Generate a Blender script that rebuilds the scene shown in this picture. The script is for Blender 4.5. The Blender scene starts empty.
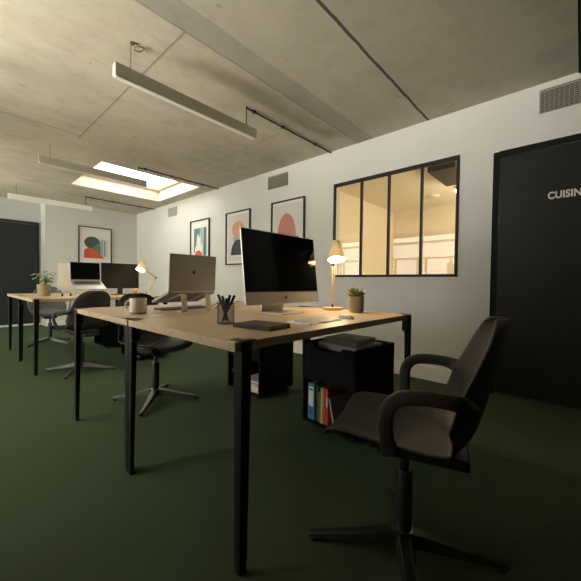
import bpy, math, random
from mathutils import Vector, Matrix
random.seed(7)
S = bpy.context.scene
COL = S.collection
PI = math.pi
R_ = math.radians

# ------------------------------------------------------------------ materials
class NT:
    def __init__(s, name):
        s.m = bpy.data.materials.new(name); s.m.use_nodes = True
        s.t = s.m.node_tree; s.t.nodes.clear()
        s.out = s.t.nodes.new('ShaderNodeOutputMaterial')
    def n(s, typ, **kw):
        nd = s.t.nodes.new(typ)
        for k, v in kw.items(): setattr(nd, k, v)
        return nd
    def link(s, a, b): s.t.links.new(a, b)
    def put(s, sock, v):
        if hasattr(v, 'is_linked') or hasattr(v, 'links'): s.link(v, sock)
        else: sock.default_value = v
    def math(s, op, a, b=0.0, c=None):
        nd = s.n('ShaderNodeMath', operation=op)
        s.put(nd.inputs[0], a); s.put(nd.inputs[1], b)
        if c is not None: s.put(nd.inputs[2], c)
        return nd.outputs[0]
    def coord(s): return s.n('ShaderNodeTexCoord').outputs['Object']
    def mapped(s, scale, loc=(0, 0, 0)):
        mp = s.n('ShaderNodeMapping'); s.link(s.coord(), mp.inputs['Vector'])
        mp.inputs['Scale'].default_value = scale; mp.inputs['Location'].default_value = loc
        return mp.outputs[0]
    def noise(s, scale, detail=4, rough=.55, vec=None):
        nd = s.n('ShaderNodeTexNoise'); nd.inputs['Scale'].default_value = scale
        nd.inputs['Detail'].default_value = detail; nd.inputs['Roughness'].default_value = rough
        s.link(vec if vec else s.coord(), nd.inputs['Vector']); return nd.outputs['Fac']
    def ramp(s, fac, stops):
        nd = s.n('ShaderNodeValToRGB'); e = nd.color_ramp.elements
        while len(e) < len(stops): e.new(.5)
        for el, (p, c) in zip(e, stops): el.position = p; el.color = (*c, 1)
        s.link(fac, nd.inputs[0]); return nd.outputs[0]
    def mix(s, fac, a, b, mode='MIX'):
        nd = s.n('ShaderNodeMix', data_type='RGBA', blend_type=mode)
        s.put(nd.inputs[0], fac)
        for i, v in ((6, a), (7, b)):
            if isinstance(v, tuple): nd.inputs[i].default_value = (*v, 1)
            else: s.link(v, nd.inputs[i])
        return nd.outputs[2]
    def bsdf(s, col, rough=.5, metal=0., bump=None, bs=.2, bd=.01, spec=.5, coat=0.):
        b = s.n('ShaderNodeBsdfPrincipled')
        if isinstance(col, tuple): b.inputs['Base Color'].default_value = (*col, 1)
        else: s.link(col, b.inputs['Base Color'])
        s.put(b.inputs['Roughness'], rough); b.inputs['Metallic'].default_value = metal
        b.inputs['Specular IOR Level'].default_value = spec
        b.inputs['Coat Weight'].default_value = coat
        if bump is not None:
            bp = s.n('ShaderNodeBump'); bp.inputs['Strength'].default_value = bs; bp.inputs['Distance'].default_value = bd
            s.link(bump, bp.inputs['Height']); s.link(bp.outputs[0], b.inputs['Normal'])
        s.link(b.outputs[0], s.out.inputs[0]); return b

def plain(name, col, rough=.5, metal=0., var=.08, scale=30, bump=0., spec=.5, coat=0.):
    t = NT(name); f = t.noise(scale)
    lo = tuple(max(0, c * (1 - var)) for c in col); hi = tuple(min(1, c * (1 + var)) for c in col)
    c = t.ramp(f, [(.3, lo), (.7, hi)])
    t.bsdf(c, rough, metal, f if bump else None, bump, .003, spec, coat)
    return t.m
def emit(name, col, strength, base=None):
    t = NT(name); e = t.n('ShaderNodeEmission'); e.inputs[0].default_value = (*col, 1); e.inputs[1].default_value = strength
    t.link(e.outputs[0], t.out.inputs[0]); return t.m
def glass(name, tint=(1, 1, 1), rough=0.0, ior=1.45):
    t = NT(name); f = t.n('ShaderNodeFresnel'); f.inputs[0].default_value = ior
    a = t.n('ShaderNodeBsdfTransparent'); a.inputs[0].default_value = (*tint, 1)
    g = t.n('ShaderNodeBsdfGlossy'); g.inputs['Roughness'].default_value = rough
    bk = t.n('ShaderNodeNewGeometry').outputs['Backfacing']
    fac = t.math('MULTIPLY', f.outputs[0], t.math('SUBTRACT', 1.0, bk))
    m = t.n('ShaderNodeMixShader'); t.link(fac, m.inputs[0]); t.link(a.outputs[0], m.inputs[1]); t.link(g.outputs[0], m.inputs[2])
    t.link(m.outputs[0], t.out.inputs[0]); return t.m

def concrete():
    t = NT('concrete'); co = t.coord()
    sep = t.n('ShaderNodeSeparateXYZ'); t.link(co, sep.inputs[0]); x, y = sep.outputs[0], sep.outputs[1]
    big = t.noise(.9, 5, .6); mid = t.noise(4, 6, .65); fine = t.noise(40, 4)
    wisp = t.noise(1.0, 6, .6, t.mapped((1.2, 3.5, 1), (3, 1, 0)))
    c = t.ramp(big, [(.30, (.44, .40, .30)), (.48, (.57, .515, .395)), (.60, (.62, .555, .42)), (.72, (.68, .62, .49))])
    stain = t.noise(2.3, 8, .7, t.mapped((1, 1.6, 1), (7, 2, 0)))
    c = t.mix(t.math('MULTIPLY', t.math('MAXIMUM', t.math('SUBTRACT', stain, .50), 0), 2.6), c, (.33, .31, .255))
    c = t.mix(t.math('MULTIPLY', mid, .35), c, (.48, .445, .355))
    c = t.mix(t.math('MULTIPLY', t.math('MULTIPLY', t.math('MAXIMUM', t.math('SUBTRACT', wisp, .52), 0), 5.0), .5), c, (.66, .62, .53))
    # the slab strips: greyer cast on the near strip, a darker band beside the joint
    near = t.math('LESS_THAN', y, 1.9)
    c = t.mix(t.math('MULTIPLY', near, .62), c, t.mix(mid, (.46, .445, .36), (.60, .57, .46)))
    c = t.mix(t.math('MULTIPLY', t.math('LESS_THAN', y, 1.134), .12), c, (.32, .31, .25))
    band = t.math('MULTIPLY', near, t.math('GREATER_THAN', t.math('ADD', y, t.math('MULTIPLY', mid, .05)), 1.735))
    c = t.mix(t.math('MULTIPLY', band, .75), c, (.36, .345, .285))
    wob = t.math('MULTIPLY', t.math('SUBTRACT', t.noise(6, 3), .5), .02)
    def line(v, at, w, o=None, lo=None, hi=None):
        m = t.math('LESS_THAN', t.math('ABSOLUTE', t.math('ADD', t.math('SUBTRACT', v, at), wob)), w)
        if lo is not None: m = t.math('MULTIPLY', m, t.math('GREATER_THAN', o, lo))
        if hi is not None: m = t.math('MULTIPLY', m, t.math('LESS_THAN', o, hi))
        return m
    lines = line(x, 1.07, .008, y, 1.9, 4.2)
    for l in (line(y, 4.1, .007, x, -3, 1.07), line(x, 2.46, .005, y, 2.4, 4.0), line(y, 1.9, .006)):
        lines = t.math('MAXIMUM', lines, l)
    c = t.mix(t.math('MULTIPLY', lines, .55), c, (.16, .14, .11))
    dk = line(y, 1.134, .011)
    c = t.mix(t.math('MULTIPLY', dk, .9), c, (.05, .045, .035))
    pit = t.math('LESS_THAN', t.noise(9, 2), .27)
    c = t.mix(t.math('MULTIPLY', pit, .35), c, (.2, .18, .14))
    bl = t.noise(3.2, 8, .68, t.mapped((1, 1.3, 1), (11, 5, 0)))
    c = t.mix(1.0, c, t.ramp(bl, [(.30, (.82, .82, .80)), (.5, (.98, .97, .95)), (.72, (1.0, 1.0, 1.0))]), 'MULTIPLY')
    t.bsdf(c, .85, 0, fine, .15, .004); return t.m
def wood(name, a, b, c, scale=1., rough=.45):
    t = NT(name); v = t.mapped((2.2 * scale, 26 * scale, 26 * scale))
    f = t.noise(2.2, 6, .6, v); g = t.noise(9, 3, .5, t.mapped((1.5 * scale, 60 * scale, 60 * scale)))
    col = t.ramp(f, [(.25, a), (.55, b), (.8, c)])
    col = t.mix(t.math('MULTIPLY', g, .25), col, a)
    t.bsdf(col, rough, 0, g, .05, .002); return t.m
def carpet():
    t = NT('green_carpet'); f = t.noise(350, 3, .7); b = t.noise(1.3, 4); r = t.noise(60, 4, .7)
    c = t.ramp(f, [(.25, (.044, .064, .036)), (.75, (.104, .148, .083))])
    c = t.mix(t.math('MULTIPLY', b, .35), c, (.053, .075, .043))
    c = t.mix(t.math('MULTIPLY', r, .25), c, (.049, .070, .039))
    t.bsdf(c, 1.0, 0, f, .8, .006, .05); return t.m
def plaster(name, col, var=.03):
    t = NT(name); f = t.noise(2.0, 4); g = t.noise(120, 3)
    lo = tuple(c * (1 - var) for c in col)
    t.bsdf(t.ramp(f, [(.3, lo), (.7, col)]), .8, 0, g, .06, .002); return t.m

M = {}
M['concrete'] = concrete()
M['carpet'] = carpet()
M['plaster'] = plaster('white_plaster', (.66, .65, .60))
M['plaster_shaded'] = plaster('shaded_white_plaster', (.54, .55, .52))  # darker copy of the white plaster; recess shade is put into the colour
M['shaftplaster'] = plaster('cream_shaft_plaster', (.78, .72, .60), .12)
M['trimwhite'] = plain('white_trim_paint', (.76, .74, .66), .5, var=.02)
M['kitchen'] = plaster('cream_plaster', (.80, .71, .54))
M['kceil'] = plaster('cream_ceiling_paint', (.84, .77, .62))
M['doorblack'] = plain('black_door_paint', (.014, .0155, .016), .5, var=.15, scale=3, spec=.25)
M['doorframe'] = plain('black_frame_paint', (.012, .013, .013), .8, var=.1, spec=.15)
M['doorslate'] = plain('slate_door_paint', (.011, .014, .015), .6, var=.15, scale=3)
M['steel'] = plain('dark_steel_frame', (.024, .019, .015), .6, .0, var=.12, spec=.2)
M['legblack'] = plain('black_powder_coat', (.010, .010, .011), .38, .2, var=.2, scale=60, bump=.05)
M['oak'] = wood('oak_tabletop', (.47, .335, .205), (.62, .465, .305), (.71, .55, .375))
M['oakedge'] = wood('oak_edge', (.50, .34, .18), (.60, .43, .25), (.66, .49, .30))
M['birch'] = wood('birch_wood', (.55, .40, .22), (.64, .47, .28), (.70, .54, .34), 4)
M['chair'] = plain('charcoal_plastic', (.032, .030, .027), .6, var=.12, scale=80, bump=.08)
M['chairgrey'] = plain('dark_grey_plastic', (.12, .12, .118), .55, var=.1, scale=80, bump=.08)
M['chairmetal'] = plain('dark_grey_metal', (.10, .10, .095), .4, .6, var=.1)
M['chrome'] = plain('chrome', (.7, .7, .68), .15, 1., var=.03)
M['cab'] = plain('black_cabinet_steel', (.0045, .0045, .0045), .6, .0, var=.2, scale=8, spec=.16)
M['alu'] = plain('silver_aluminium', (.60, .57, .52), .35, .75, var=.03)
M['alugrey'] = plain('space_grey_aluminium', (.33, .31, .285), .4, .7, var=.03)
M['aluwhite'] = plain('pale_aluminium', (.86, .85, .80), .5, .0, var=.02)
M['screen'] = plain('black_screen_glass', (.003, .0035, .005), .10, var=.1, scale=2, spec=.25)
M['screenmatt'] = plain('matt_screen', (.012, .013, .010), .32, var=.1, spec=.4)
M['blackplastic'] = plain('black_plastic', (.012, .012, .012), .4, var=.1)
M['key'] = plain('white_keys', (.78, .77, .73), .5, var=.02)
M['keygrey'] = plain('grey_keys', (.10, .10, .11), .5, var=.05)
M['standcream'] = plain('cream_lacquered_stand', (.66, .58, .46), .4, var=.03)
M['cream'] = plain('cream_lamp_enamel', (.74, .68, .55), .4, var=.03)
def shade_mat():
    t = NT('cream_translucent_shade'); d = t.n('ShaderNodeBsdfDiffuse'); d.inputs[0].default_value = (.78, .70, .56, 1)
    tr = t.n('ShaderNodeBsdfTranslucent'); tr.inputs[0].default_value = (.72, .68, .58, 1)
    m = t.n('ShaderNodeMixShader'); m.inputs[0].default_value = .22
    t.link(d.outputs[0], m.inputs[1]); t.link(tr.outputs[0], m.inputs[2]); t.link(m.outputs[0], t.out.inputs[0]); return t.m
M['shade'] = shade_mat()
M['lampwhite'] = plain('white_enamel', (.85, .82, .74), .6, var=.02)
M['bulb'] = emit('lit_bulb', (1, .74, .43), 380)
M['bulbfar'] = emit('lit_bulb_far', (1, .70, .36), 160)
M['spot'] = emit('lit_spot', (1, .80, .5), 60)
M['pot'] = plain('beige_clay', (.52, .42, .33), .75, var=.08, scale=60, bump=.1)
M['potgold'] = plain('ochre_clay', (.33, .28, .16), .65, var=.12, scale=25)
M['soil'] = plain('soil', (.035, .025, .018), 1, var=.4, scale=120)
M['succ'] = plain('succulent_green', (.26, .29, .09), .5, var=.3, scale=40)
M['leaf'] = plain('leaf_green', (.15, .29, .07), .45, var=.35, scale=14)
M['leafpale'] = plain('variegated_leaf', (.42, .52, .26), .45, var=.3, scale=30)
M['mug'] = plain('stoneware_glaze', (.56, .52, .43), .4, var=.05, scale=60)
M['mugfoot'] = plain('bare_clay', (.36, .24, .13), .8, var=.06)
M['wire'] = plain('black_wire', (.012, .012, .012), .4, .4)
M['notebook'] = plain('dark_grey_cloth_cover', (.036, .030, .026), .7, var=.1, scale=200, bump=.1)
M['paper'] = plain('paper', (.66, .62, .53), .85, var=.03)
M['greybook'] = plain('grey_cover', (.30, .30, .275), .75, var=.06)
M['palebook'] = plain('pale_grey_cover', (.50, .51, .49), .7, var=.05)
M['blue'] = plain('blue_binder', (.050, .20, .29), .5, var=.05)
M['green'] = plain('green_folder', (.09, .19, .05), .55, var=.05)
M['darkgreen'] = plain('dark_green_folder', (.030, .055, .025), .55, var=.05)
M['yellowcream'] = plain('cream_folder', (.60, .50, .26), .6, var=.05)
M['red'] = plain('red_folder', (.56, .075, .035), .5, var=.05)
M['orange'] = plain('orange_card', (.62, .22, .06), .6, var=.05)
M['labelwhite'] = plain('white_label', (.72, .74, .76), .6, var=.02)
M['darkink'] = plain('dark_ink', (.03, .03, .035), .6)
M['amber'] = plain('amber_glass', (.50, .20, .04), .25, var=.1)
M['lightgrey'] = plain('grey_aluminium_profile', (.50, .48, .415), .5, .0, var=.04)
M['lightskylit'] = plain('skylit_profile', (.84, .82, .74), .5, 0, var=.03)  # paler copy of the grey profile; skylight brightness is put into the colour
M['diffuser'] = plain('opal_diffuser', (.86, .83, .75), .6, var=.01)
M['pipe'] = plain('dark_conduit', (.030, .026, .022), .5, .3)
M['cable'] = plain('grey_cable', (.10, .095, .085), .6)
M['grille'] = plain('grille_grey', (.32, .295, .235), .5, .2)
M['palegrille'] = plain('pale_grille', (.52, .51, .47), .6)
M['palevoid'] = plain('grey_duct', (.22, .215, .19), .9)
M['void'] = plain('dark_duct', (.035, .03, .022), .9)
M['whiteletter'] = plain('white_lettering', (.72, .70, .66), .5)
M['printmat'] = plain('print_paper', (.80, .78, .72), .85, var=.01)
M['printgrey'] = plain('print_grey_paper', (.66, .63, .58), .85, var=.02)
M['printblack'] = plain('print_black', (.045, .05, .055), .8)
M['printgreen'] = plain('print_dark_green', (.055, .10, .075), .8)
M['printteal'] = plain('print_teal', (.10, .22, .22), .8)
M['printblue'] = plain('print_grey_blue', (.35, .45, .46), .8)
M['printred'] = plain('print_red', (.72, .10, .045), .8)
M['printpink'] = plain('print_salmon', (.68, .34, .23), .8)
M['printrose'] = plain('print_rose', (.50, .21, .16), .8)
M['artframe'] = plain('black_art_frame', (.018, .015, .013), .4)
M['glass'] = glass('clear_pane')
M['artglass'] = glass('picture_glass', ior=1.35)
M['skypane'] = emit('skylight_daylight', (1, .965, .89), 3.2)
M['transom'] = emit('clear_sky_pane', (1, .95, .86), 12.0)
M['blind'] = emit('daylit_blind', (1, .97, .91), 10.0)
M['skywood'] = wood('skylight_pine', (.50, .36, .22), (.58, .43, .27), (.62, .47, .31), 2)

# ------------------------------------------------------------------ mesh builder
def frame_from(d):
    d = Vector(d).normalized()
    a = Vector((0, 0, 1)) if abs(d.z) < .95 else Vector((1, 0, 0))
    u = d.cross(a).normalized(); return u, u.cross(d)
class MB:
    def __init__(s): s.v = []; s.f = []; s.mi = []; s.x = Matrix.Identity(4)
    def add(s, vs, fs, m=0):
        o = len(s.v); s.v += [tuple(s.x @ Vector(p)) for p in vs]
        s.f += [tuple(o + i for i in f) for f in fs]; s.mi += [m] * len(fs); return s
    def box(s, lo, hi, m=0, top=None):
        (a, b, c), (d, e, f) = lo, hi
        vs = [(a, b, c), (d, b, c), (d, e, c), (a, e, c), (a, b, f), (d, b, f), (d, e, f), (a, e, f)]
        return s.add(vs, [(3, 2, 1, 0), (4, 5, 6, 7), (0, 1, 5, 4), (1, 2, 6, 5), (2, 3, 7, 6), (3, 0, 4, 7)], m)
    def hexa(s, vs, m=0):
        return s.add(vs, [(3, 2, 1, 0), (4, 5, 6, 7), (0, 1, 5, 4), (1, 2, 6, 5), (2, 3, 7, 6), (3, 0, 4, 7)], m)
    def cyl(s, p0, p1, r0, r1=None, n=20, m=0, cap=True):
        r1 = r0 if r1 is None else r1; p0, p1 = Vector(p0), Vector(p1); u, w = frame_from(p1 - p0)
        vs = [tuple(p + (u * math.cos(2 * PI * i / n) + w * math.sin(2 * PI * i / n)) * r) for p, r in ((p0, r0), (p1, r1)) for i in range(n)]
        fs = [(i, i + n, (i + 1) % n + n, (i + 1) % n) for i in range(n)]
        if cap: fs += [tuple(range(n)), tuple(range(2 * n - 1, n - 1, -1))]
        return s.add(vs, fs, m)
    def tube(s, path, r, n=10, m=0, cap=True):
        P = [Vector(p) for p in path]; k = len(P); vs = []; u = None
        for i, p in enumerate(P):
            d = (P[min(i + 1, k - 1)] - P[max(i - 1, 0)]).normalized()
            if u is None: u, _ = frame_from(d)
            u = (u - d * u.dot(d)).normalized(); w = d.cross(u)
            rr = r[i] if isinstance(r, (list, tuple)) else r
            vs += [tuple(p + (u * math.cos(2 * PI * j / n) + w * math.sin(2 * PI * j / n)) * rr) for j in range(n)]
        fs = [(i * n + j, i * n + (j + 1) % n, (i + 1) * n + (j + 1) % n, (i + 1) * n + j) for i in range(k - 1) for j in range(n)]
        if cap: fs += [tuple(range(n - 1, -1, -1)), tuple(range((k - 1) * n, k * n))]
        return s.add(vs, fs, m)
    def lathe(s, prof, c=(0, 0, 0), n=32, m=0):
        vs = [(c[0] + r * math.cos(2 * PI * j / n), c[1] + r * math.sin(2 * PI * j / n), c[2] + z) for r, z in prof for j in range(n)]
        fs = [(i * n + j, i * n + (j + 1) % n, (i + 1) * n + (j + 1) % n, (i + 1) * n + j) for i in range(len(prof) - 1) for j in range(n)]
        return s.add(vs, fs, m)
    def prism(s, pts, ext, m=0):
        n = len(pts); e = Vector(ext)
        vs = [tuple(p) for p in pts] + [tuple(Vector(p) + e) for p in pts]
        return s.add(vs, [tuple(range(n - 1, -1, -1)), tuple(range(n, 2 * n))] + [(i, (i + 1) % n, (i + 1) % n + n, i + n) for i in range(n)], m)
    def ball(s, c, r, n=14, m=0, sc=(1, 1, 1)):
        prof = [(r * math.sin(PI * i / n), -r * math.cos(PI * i / n)) for i in range(n + 1)]
        k = 2 * n
        vs = [(c[0] + q * math.cos(2 * PI * j / k) * sc[0], c[1] + q * math.sin(2 * PI * j / k) * sc[1], c[2] + z * sc[2]) for q, z in prof for j in range(k)]
        fs = [(i * k + j, i * k + (j + 1) % k, (i + 1) * k + (j + 1) % k, (i + 1) * k + j) for i in range(n) for j in range(k)]
        return s.add(vs, fs, m)
    def make(s, name, mats, parent=None, bevel=0, smooth=None, loc=None, rot=None):
        me = bpy.data.meshes.new(name); me.from_pydata(s.v, [], s.f)
        for mm in (mats if isinstance(mats, (list, tuple)) else [mats]): me.materials.append(M[mm])
        me.polygons.foreach_set('material_index', s.mi)
        import bmesh
        bm = bmesh.new(); bm.from_mesh(me)
        bmesh.ops.remove_doubles(bm, verts=bm.verts, dist=1e-6)
        bmesh.ops.recalc_face_normals(bm, faces=bm.faces); bm.to_mesh(me); bm.free()
        if smooth is not None:
            me.shade_smooth(); me.set_sharp_from_angle(angle=math.radians(smooth))
        o = bpy.data.objects.new(name, me); COL.objects.link(o)
        if parent: o.parent = parent
        if loc: o.location = loc
        if rot: o.rotation_euler = rot
        if bevel:
            b = o.modifiers.new('Bevel', 'BEVEL'); b.width = bevel; b.segments = 2; b.limit_method = 'ANGLE'; b.angle_limit = math.radians(40)
        return o
def tag(o, label, cat, group=None):
    o['label'] = label; o['category'] = cat
    if group: o['group'] = group
    return o
def thing(name, label, cat, loc=(0, 0, 0), rz=0, group=None):
    o = bpy.data.objects.new(name, None); COL.objects.link(o); o.empty_display_size = .1
    o.location = loc; o.rotation_euler = (0, 0, rz); return tag(o, label, cat, group)
def struct(o): o['kind'] = 'structure'; return o
def sroot(name, loc=(0, 0, 0)):
    o = bpy.data.objects.new(name, None); COL.objects.link(o); o.location = loc; return struct(o)
def dup(root, loc, rz, label, group=None):
    r = root.copy(); COL.objects.link(r); r.location = loc; r.rotation_euler = (0, 0, rz); r['label'] = label
    if group: r['group'] = group
    for ch in list(root.children):
        c = ch.copy(); COL.objects.link(c); c.parent = r
        for g in ch.children:
            d = g.copy(); COL.objects.link(d); d.parent = c
    return r
def spline(pts, n=8):
    P = [Vector(p) for p in pts]; out = []
    for i in range(len(P) - 1):
        a, b, c, d = P[max(i - 1, 0)], P[i], P[i + 1], P[min(i + 2, len(P) - 1)]
        for k in range(n):
            t = k / n
            out.append(.5 * ((2 * b) + (c - a) * t + (2 * a - 5 * b + 4 * c - d) * t * t + (3 * b - a - 3 * c + d) * t ** 3))
    out.append(P[-1]); return out

# ------------------------------------------------------------------ room shell
W = 3.205; T = .125; CE = 2.51; YB = 7.877; YR = 8.30; XL = -3.5; YN = -2.5; XJ = 1.44
KX, KY0, KY1, KC = 6.40, -1.4, 2.93, 2.42
struct(MB().box((XL - .2, YN - .2, -.1), (KX + .2, YR + .2, 0)).make('floor', 'carpet'))
c = MB(); SX0, SX1, SY0, SY1 = 1.48, 2.97, 4.775, 6.262
for lo, hi in (((XL - .2, YN - .2), (W + T, SY0)), ((XL - .2, SY1), (W + T, YR + .2)), ((XL - .2, SY0), (SX0, SY1)), ((SX1, SY0), (W + T, SY1))):
    c.box((*lo, CE), (*hi, CE + .12))
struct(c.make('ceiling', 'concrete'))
# right wall with the glazed opening and the kitchen door opening
WY0, WY1, WZ0, WZ1 = .848, 2.226, 1.0, 2.108
DY0, DY1, DZ = -.42, .583, 2.05
w = MB()
w.box((W, YN, 0), (W + T, DY0, CE)); w.box((W, DY0, DZ), (W + T, DY1, CE)); w.box((W, DY1, 0), (W + T, WY0, CE))
w.box((W, WY0, 0), (W + T, WY1, WZ0)); w.box((W, WY0, WZ1), (W + T, WY1, CE)); w.box((W, WY1, 0), (W + T, YB + .6, CE))
struct(w.make('wall_right', 'plaster'))
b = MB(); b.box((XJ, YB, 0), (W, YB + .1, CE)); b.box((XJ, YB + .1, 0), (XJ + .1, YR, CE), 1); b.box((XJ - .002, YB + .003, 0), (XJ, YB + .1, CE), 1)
struct(b.make('wall_back', ['plaster', 'plaster_shaded']))
struct(MB().box((XL, YR, 0), (XJ + .1, YR + .1, CE)).make('wall_recess', 'plaster_shaded'))
struct(MB().box((XL - .1, YN - .1, 0), (W, YN, CE)).make('wall_near', 'doorslate'))
LW = [(2.65, 4.62), (5.60, 7.50)]     # daylight windows of the left wall
w = MB(); ys = [YN] + [v for p in LW for v in p] + [YR]
ys.sort()
for i in range(0, len(ys), 2): w.box((XL - .1, ys[i], 0), (XL, ys[i + 1], CE))
for y0, y1 in LW: w.box((XL - .1, y0, 0), (XL, y1, .85)); w.box((XL - .1, y0, 2.42), (XL, y1, CE))
struct(w.make('wall_left', 'plaster'))
# added wall out of view, keeps window light off the near floor
struct(MB().box((-1.1, YN, 0), (-1.0, 1.95, CE)).box((XL, 1.85, 0), (-1.1, 1.95, CE)).make('wall_light_block', 'plaster'))
for k, (y0, y1) in enumerate(LW):
    r = sroot('window_%d' % (k + 3), (XL, (y0 + y1) / 2, .85)); h = (y1 - y0) / 2
    MB().box((-.06, -h + .02, 1.38), (-.05, h - .02, 1.56)).make('transom_pane', 'transom', r)
    MB().box((-.06, -h + .02, .01), (-.05, h - .02, 1.34)).make('blind', 'blind', r)
    f = MB()
    for z0, z1 in ((0, .03), (1.34, 1.38), (1.55, 1.57), (.86, .89)): f.box((-.05, -h, z0 - .012), (-.01, h, z1 + .012))
    for y in (-h, -.03, h - .06): f.box((-.05, y, 0), (-.01, y + .06, 1.57))
    for y in (-h + .12, -.16, .10, h - .18): f.box((-.05, y, .03), (-.02, y + .06, .86))
    f.make('window_frame', 'steel', r)
# baseboard (a shallow cable trunking) and far skirtings
struct(MB().box((W - .035, DY1 + .05, 0), (W, YB, .135)).make('baseboard_right', 'trimwhite', bevel=.004))
struct(MB().box((XJ, YB - .02, 0), (W - .035, YB, .11)).make('baseboard_back', 'trimwhite', bevel=.004))
struct(MB().box((XL, YR - .015, 0), (XJ, YR, .03)).make('baseboard_recess', 'trimwhite'))
struct(MB().box((1.0, -.16, CE - .012), (W, .055, CE)).make('trim_1', 'doorframe'))   # dark rail along the ceiling at the right edge

# skylight shaft and glazing
r = sroot('window_2', ((SX0 + SX1) / 2, (SY0 + SY1) / 2, CE)); hx, hy = (SX1 - SX0) / 2, (SY1 - SY0) / 2
s = MB(); t = .05; H = .24
hx -= .006; hy -= .006; t = .006
s.box((-hx - t, -hy - t, .001), (hx + t, -hy, H)); s.box((-hx - t, hy, .001), (hx + t, hy + t, H))
s.box((-hx - t, -hy, .001), (-hx, hy, H)); s.box((hx, -hy, .001), (hx + t, hy, H)); s.make('shaft_lining', 'shaftplaster', r)
s = MB()
for lo, hi in (((-hx, -hy), (hx, -hy + .045)), ((-hx, hy - .045), (hx, hy)), ((-hx, -hy + .045), (-hx + .045, hy - .045)), ((hx - .045, -hy + .045), (hx, hy - .045))):
    s.box((*lo, H - .045), (*hi, H))
s.make('window_frame', 'skywood', r)
MB().box((-hx - t, -hy - t, H), (hx + t, hy + t, H + .012)).make('window_pane', 'skypane', r)
# sill-less interior window to the kitchen
r = sroot('window_1', (W, (WY0 + WY1) / 2, WZ0)); hw = (WY1 - WY0) / 2; hh = WZ1 - WZ0; fw = .024
f = MB(); d0, d1 = -.010, .022
f.box((d0, -hw, 0), (d1, hw, fw)); f.box((d0, -hw, hh - fw - .012), (d1, hw, hh)); f.box((d0, -hw, fw), (d1, -hw + fw, hh - fw)); f.box((d0, hw - fw, fw), (d1, hw, hh - fw))
f.make('window_frame', 'steel', r, bevel=.002)
mull = [1.851, 1.526, 1.184]
for y in mull:
    yy = y - (WY0 + WY1) / 2; MB().box((d0, yy - .012, fw), (d1, yy + .012, hh - fw)).make('mullion', 'steel', r, bevel=.002)
ed = [WY0 + fw] + sorted(mull) + [WY1 - fw]; cy = (WY0 + WY1) / 2
for i in range(4): MB().box((.004, ed[i] - cy, fw), (.010, ed[i + 1] - cy, hh - fw)).make('window_pane', 'glass', r)

# kitchen door
r = sroot('door_1', (W, (DY0 + DY1) / 2, 0)); hd = (DY1 - DY0) / 2
f = MB(); f.box((-.012, hd - .045, 0), (.06, hd, DZ)); f.box((-.012, -hd, 0), (.06, -hd + .045, DZ)); f.box((-.012, -hd + .045, DZ - .045), (.06, hd - .045, DZ))
f.make('door_frame', 'doorframe', r, bevel=.003)
MB().box((-.002, -hd + .050, .012), (.042, hd - .050, DZ - .050)).make('door_leaf', 'doorblack', r, bevel=.002)
MB().box((-.012, -hd + .05, 0), (.04, hd - .05, .010)).make('threshold', 'chairmetal', r)
fc = bpy.data.curves.new('lettering', 'FONT'); fc.body = 'CUISINE'; fc.size = .0745; fc.extrude = .002; fc.offset = .0022; fc.space_character = 1.04
fo = bpy.data.objects.new('tmp', fc); COL.objects.link(fo); bpy.context.view_layer.update()
lm = bpy.data.meshes.new_from_object(fo.evaluated_get(bpy.context.evaluated_depsgraph_get())); bpy.data.objects.remove(fo)
lo = bpy.data.objects.new('lettering', lm); lm.materials.clear(); lm.materials.append(M['whiteletter']); COL.objects.link(lo); lo.parent = r
lo.location = (-.004, .213 - (DY0 + DY1) / 2, 1.600); lo.rotation_euler = (PI / 2, 0, -PI / 2)
lo.scale = (.82, 1, 1); lo['label'] = 'white CUISINE lettering'
# far door in the recess
r = sroot('door_2', (.70, YR, 0))
f = MB(); f.box((-.75, -.02, .03), (-.70, 0, 2.10)); f.box((.66, -.02, .03), (.71, 0, 2.10)); f.box((-.70, -.02, 2.05), (.66, 0, 2.10)); f.make('door_frame', 'doorslate', r)
MB().box((-.695, -.012, .04), (.655, 0, 2.045)).make('door_leaf', 'doorslate', r)
tag(MB().box((-.04, -.012, -.04), (.04, 0, .04)).make('light_switch', 'trimwhite', bevel=.003, loc=(1.53, YB, 1.03)), 'small white light switch on the far wall above the potted plant', 'switch')

# kitchen beyond the glazing
k = MB(); k.box((KX, KY0, 0), (KX + .1, KY1 + .1, KC + .1)); struct(k.make('wall_kitchen_end', 'kitchen'))
struct(MB().box((W + T, KY1, 0), (KX, KY1 + .1, KC + .1)).make('wall_kitchen_left', 'kitchen'))
struct(MB().box((W + T, KY0 - .1, 0), (KX, KY0, KC + .1)).make('wall_kitchen_right', 'kitchen'))
struct(MB().box((W + T, KY0, KC), (KX, KY1, KC + .1)).make('ceiling_kitchen', 'kceil'))
t_ = thing('ventilation_duct', 'dark boxed ventilation duct on the kitchen ceiling with a looping cable', 'duct', (4.50, 1.30, KC))
MB().box((-.38, -.16, -.10), (.38, .16, 0)).make('duct_box', 'pipe', t_, bevel=.005)
MB().tube(spline([(.375, -.02, -.05), (.48, -.06, -.12), (.62, -.08, -.10), (.66, .0, -.03), (.58, .08, -.004)]), .006, 6).make('cable', 'cable', t_, smooth=60)
t_ = thing('ceiling_spotlight', 'small lit spotlight on the kitchen ceiling near the window corner', 'spotlight', (5.33, 1.43, KC))
MB().cyl((0, 0, 0), (0, 0, -.05), .05, .045).make('housing', 'trimwhite', t_, smooth=40); MB().ball((0, 0, -.055), .036).make('bulb', 'spot', t_, smooth=60)
tag(MB().lathe([(0, 0), (.10, 0), (.10, -.015), (.075, -.032), (0, -.036)], n=32).make('smoke_detector', 'trimwhite', smooth=40, loc=(5.62, 1.89, KC)), 'round smoke detector on the kitchen ceiling', 'smoke detector')
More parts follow.
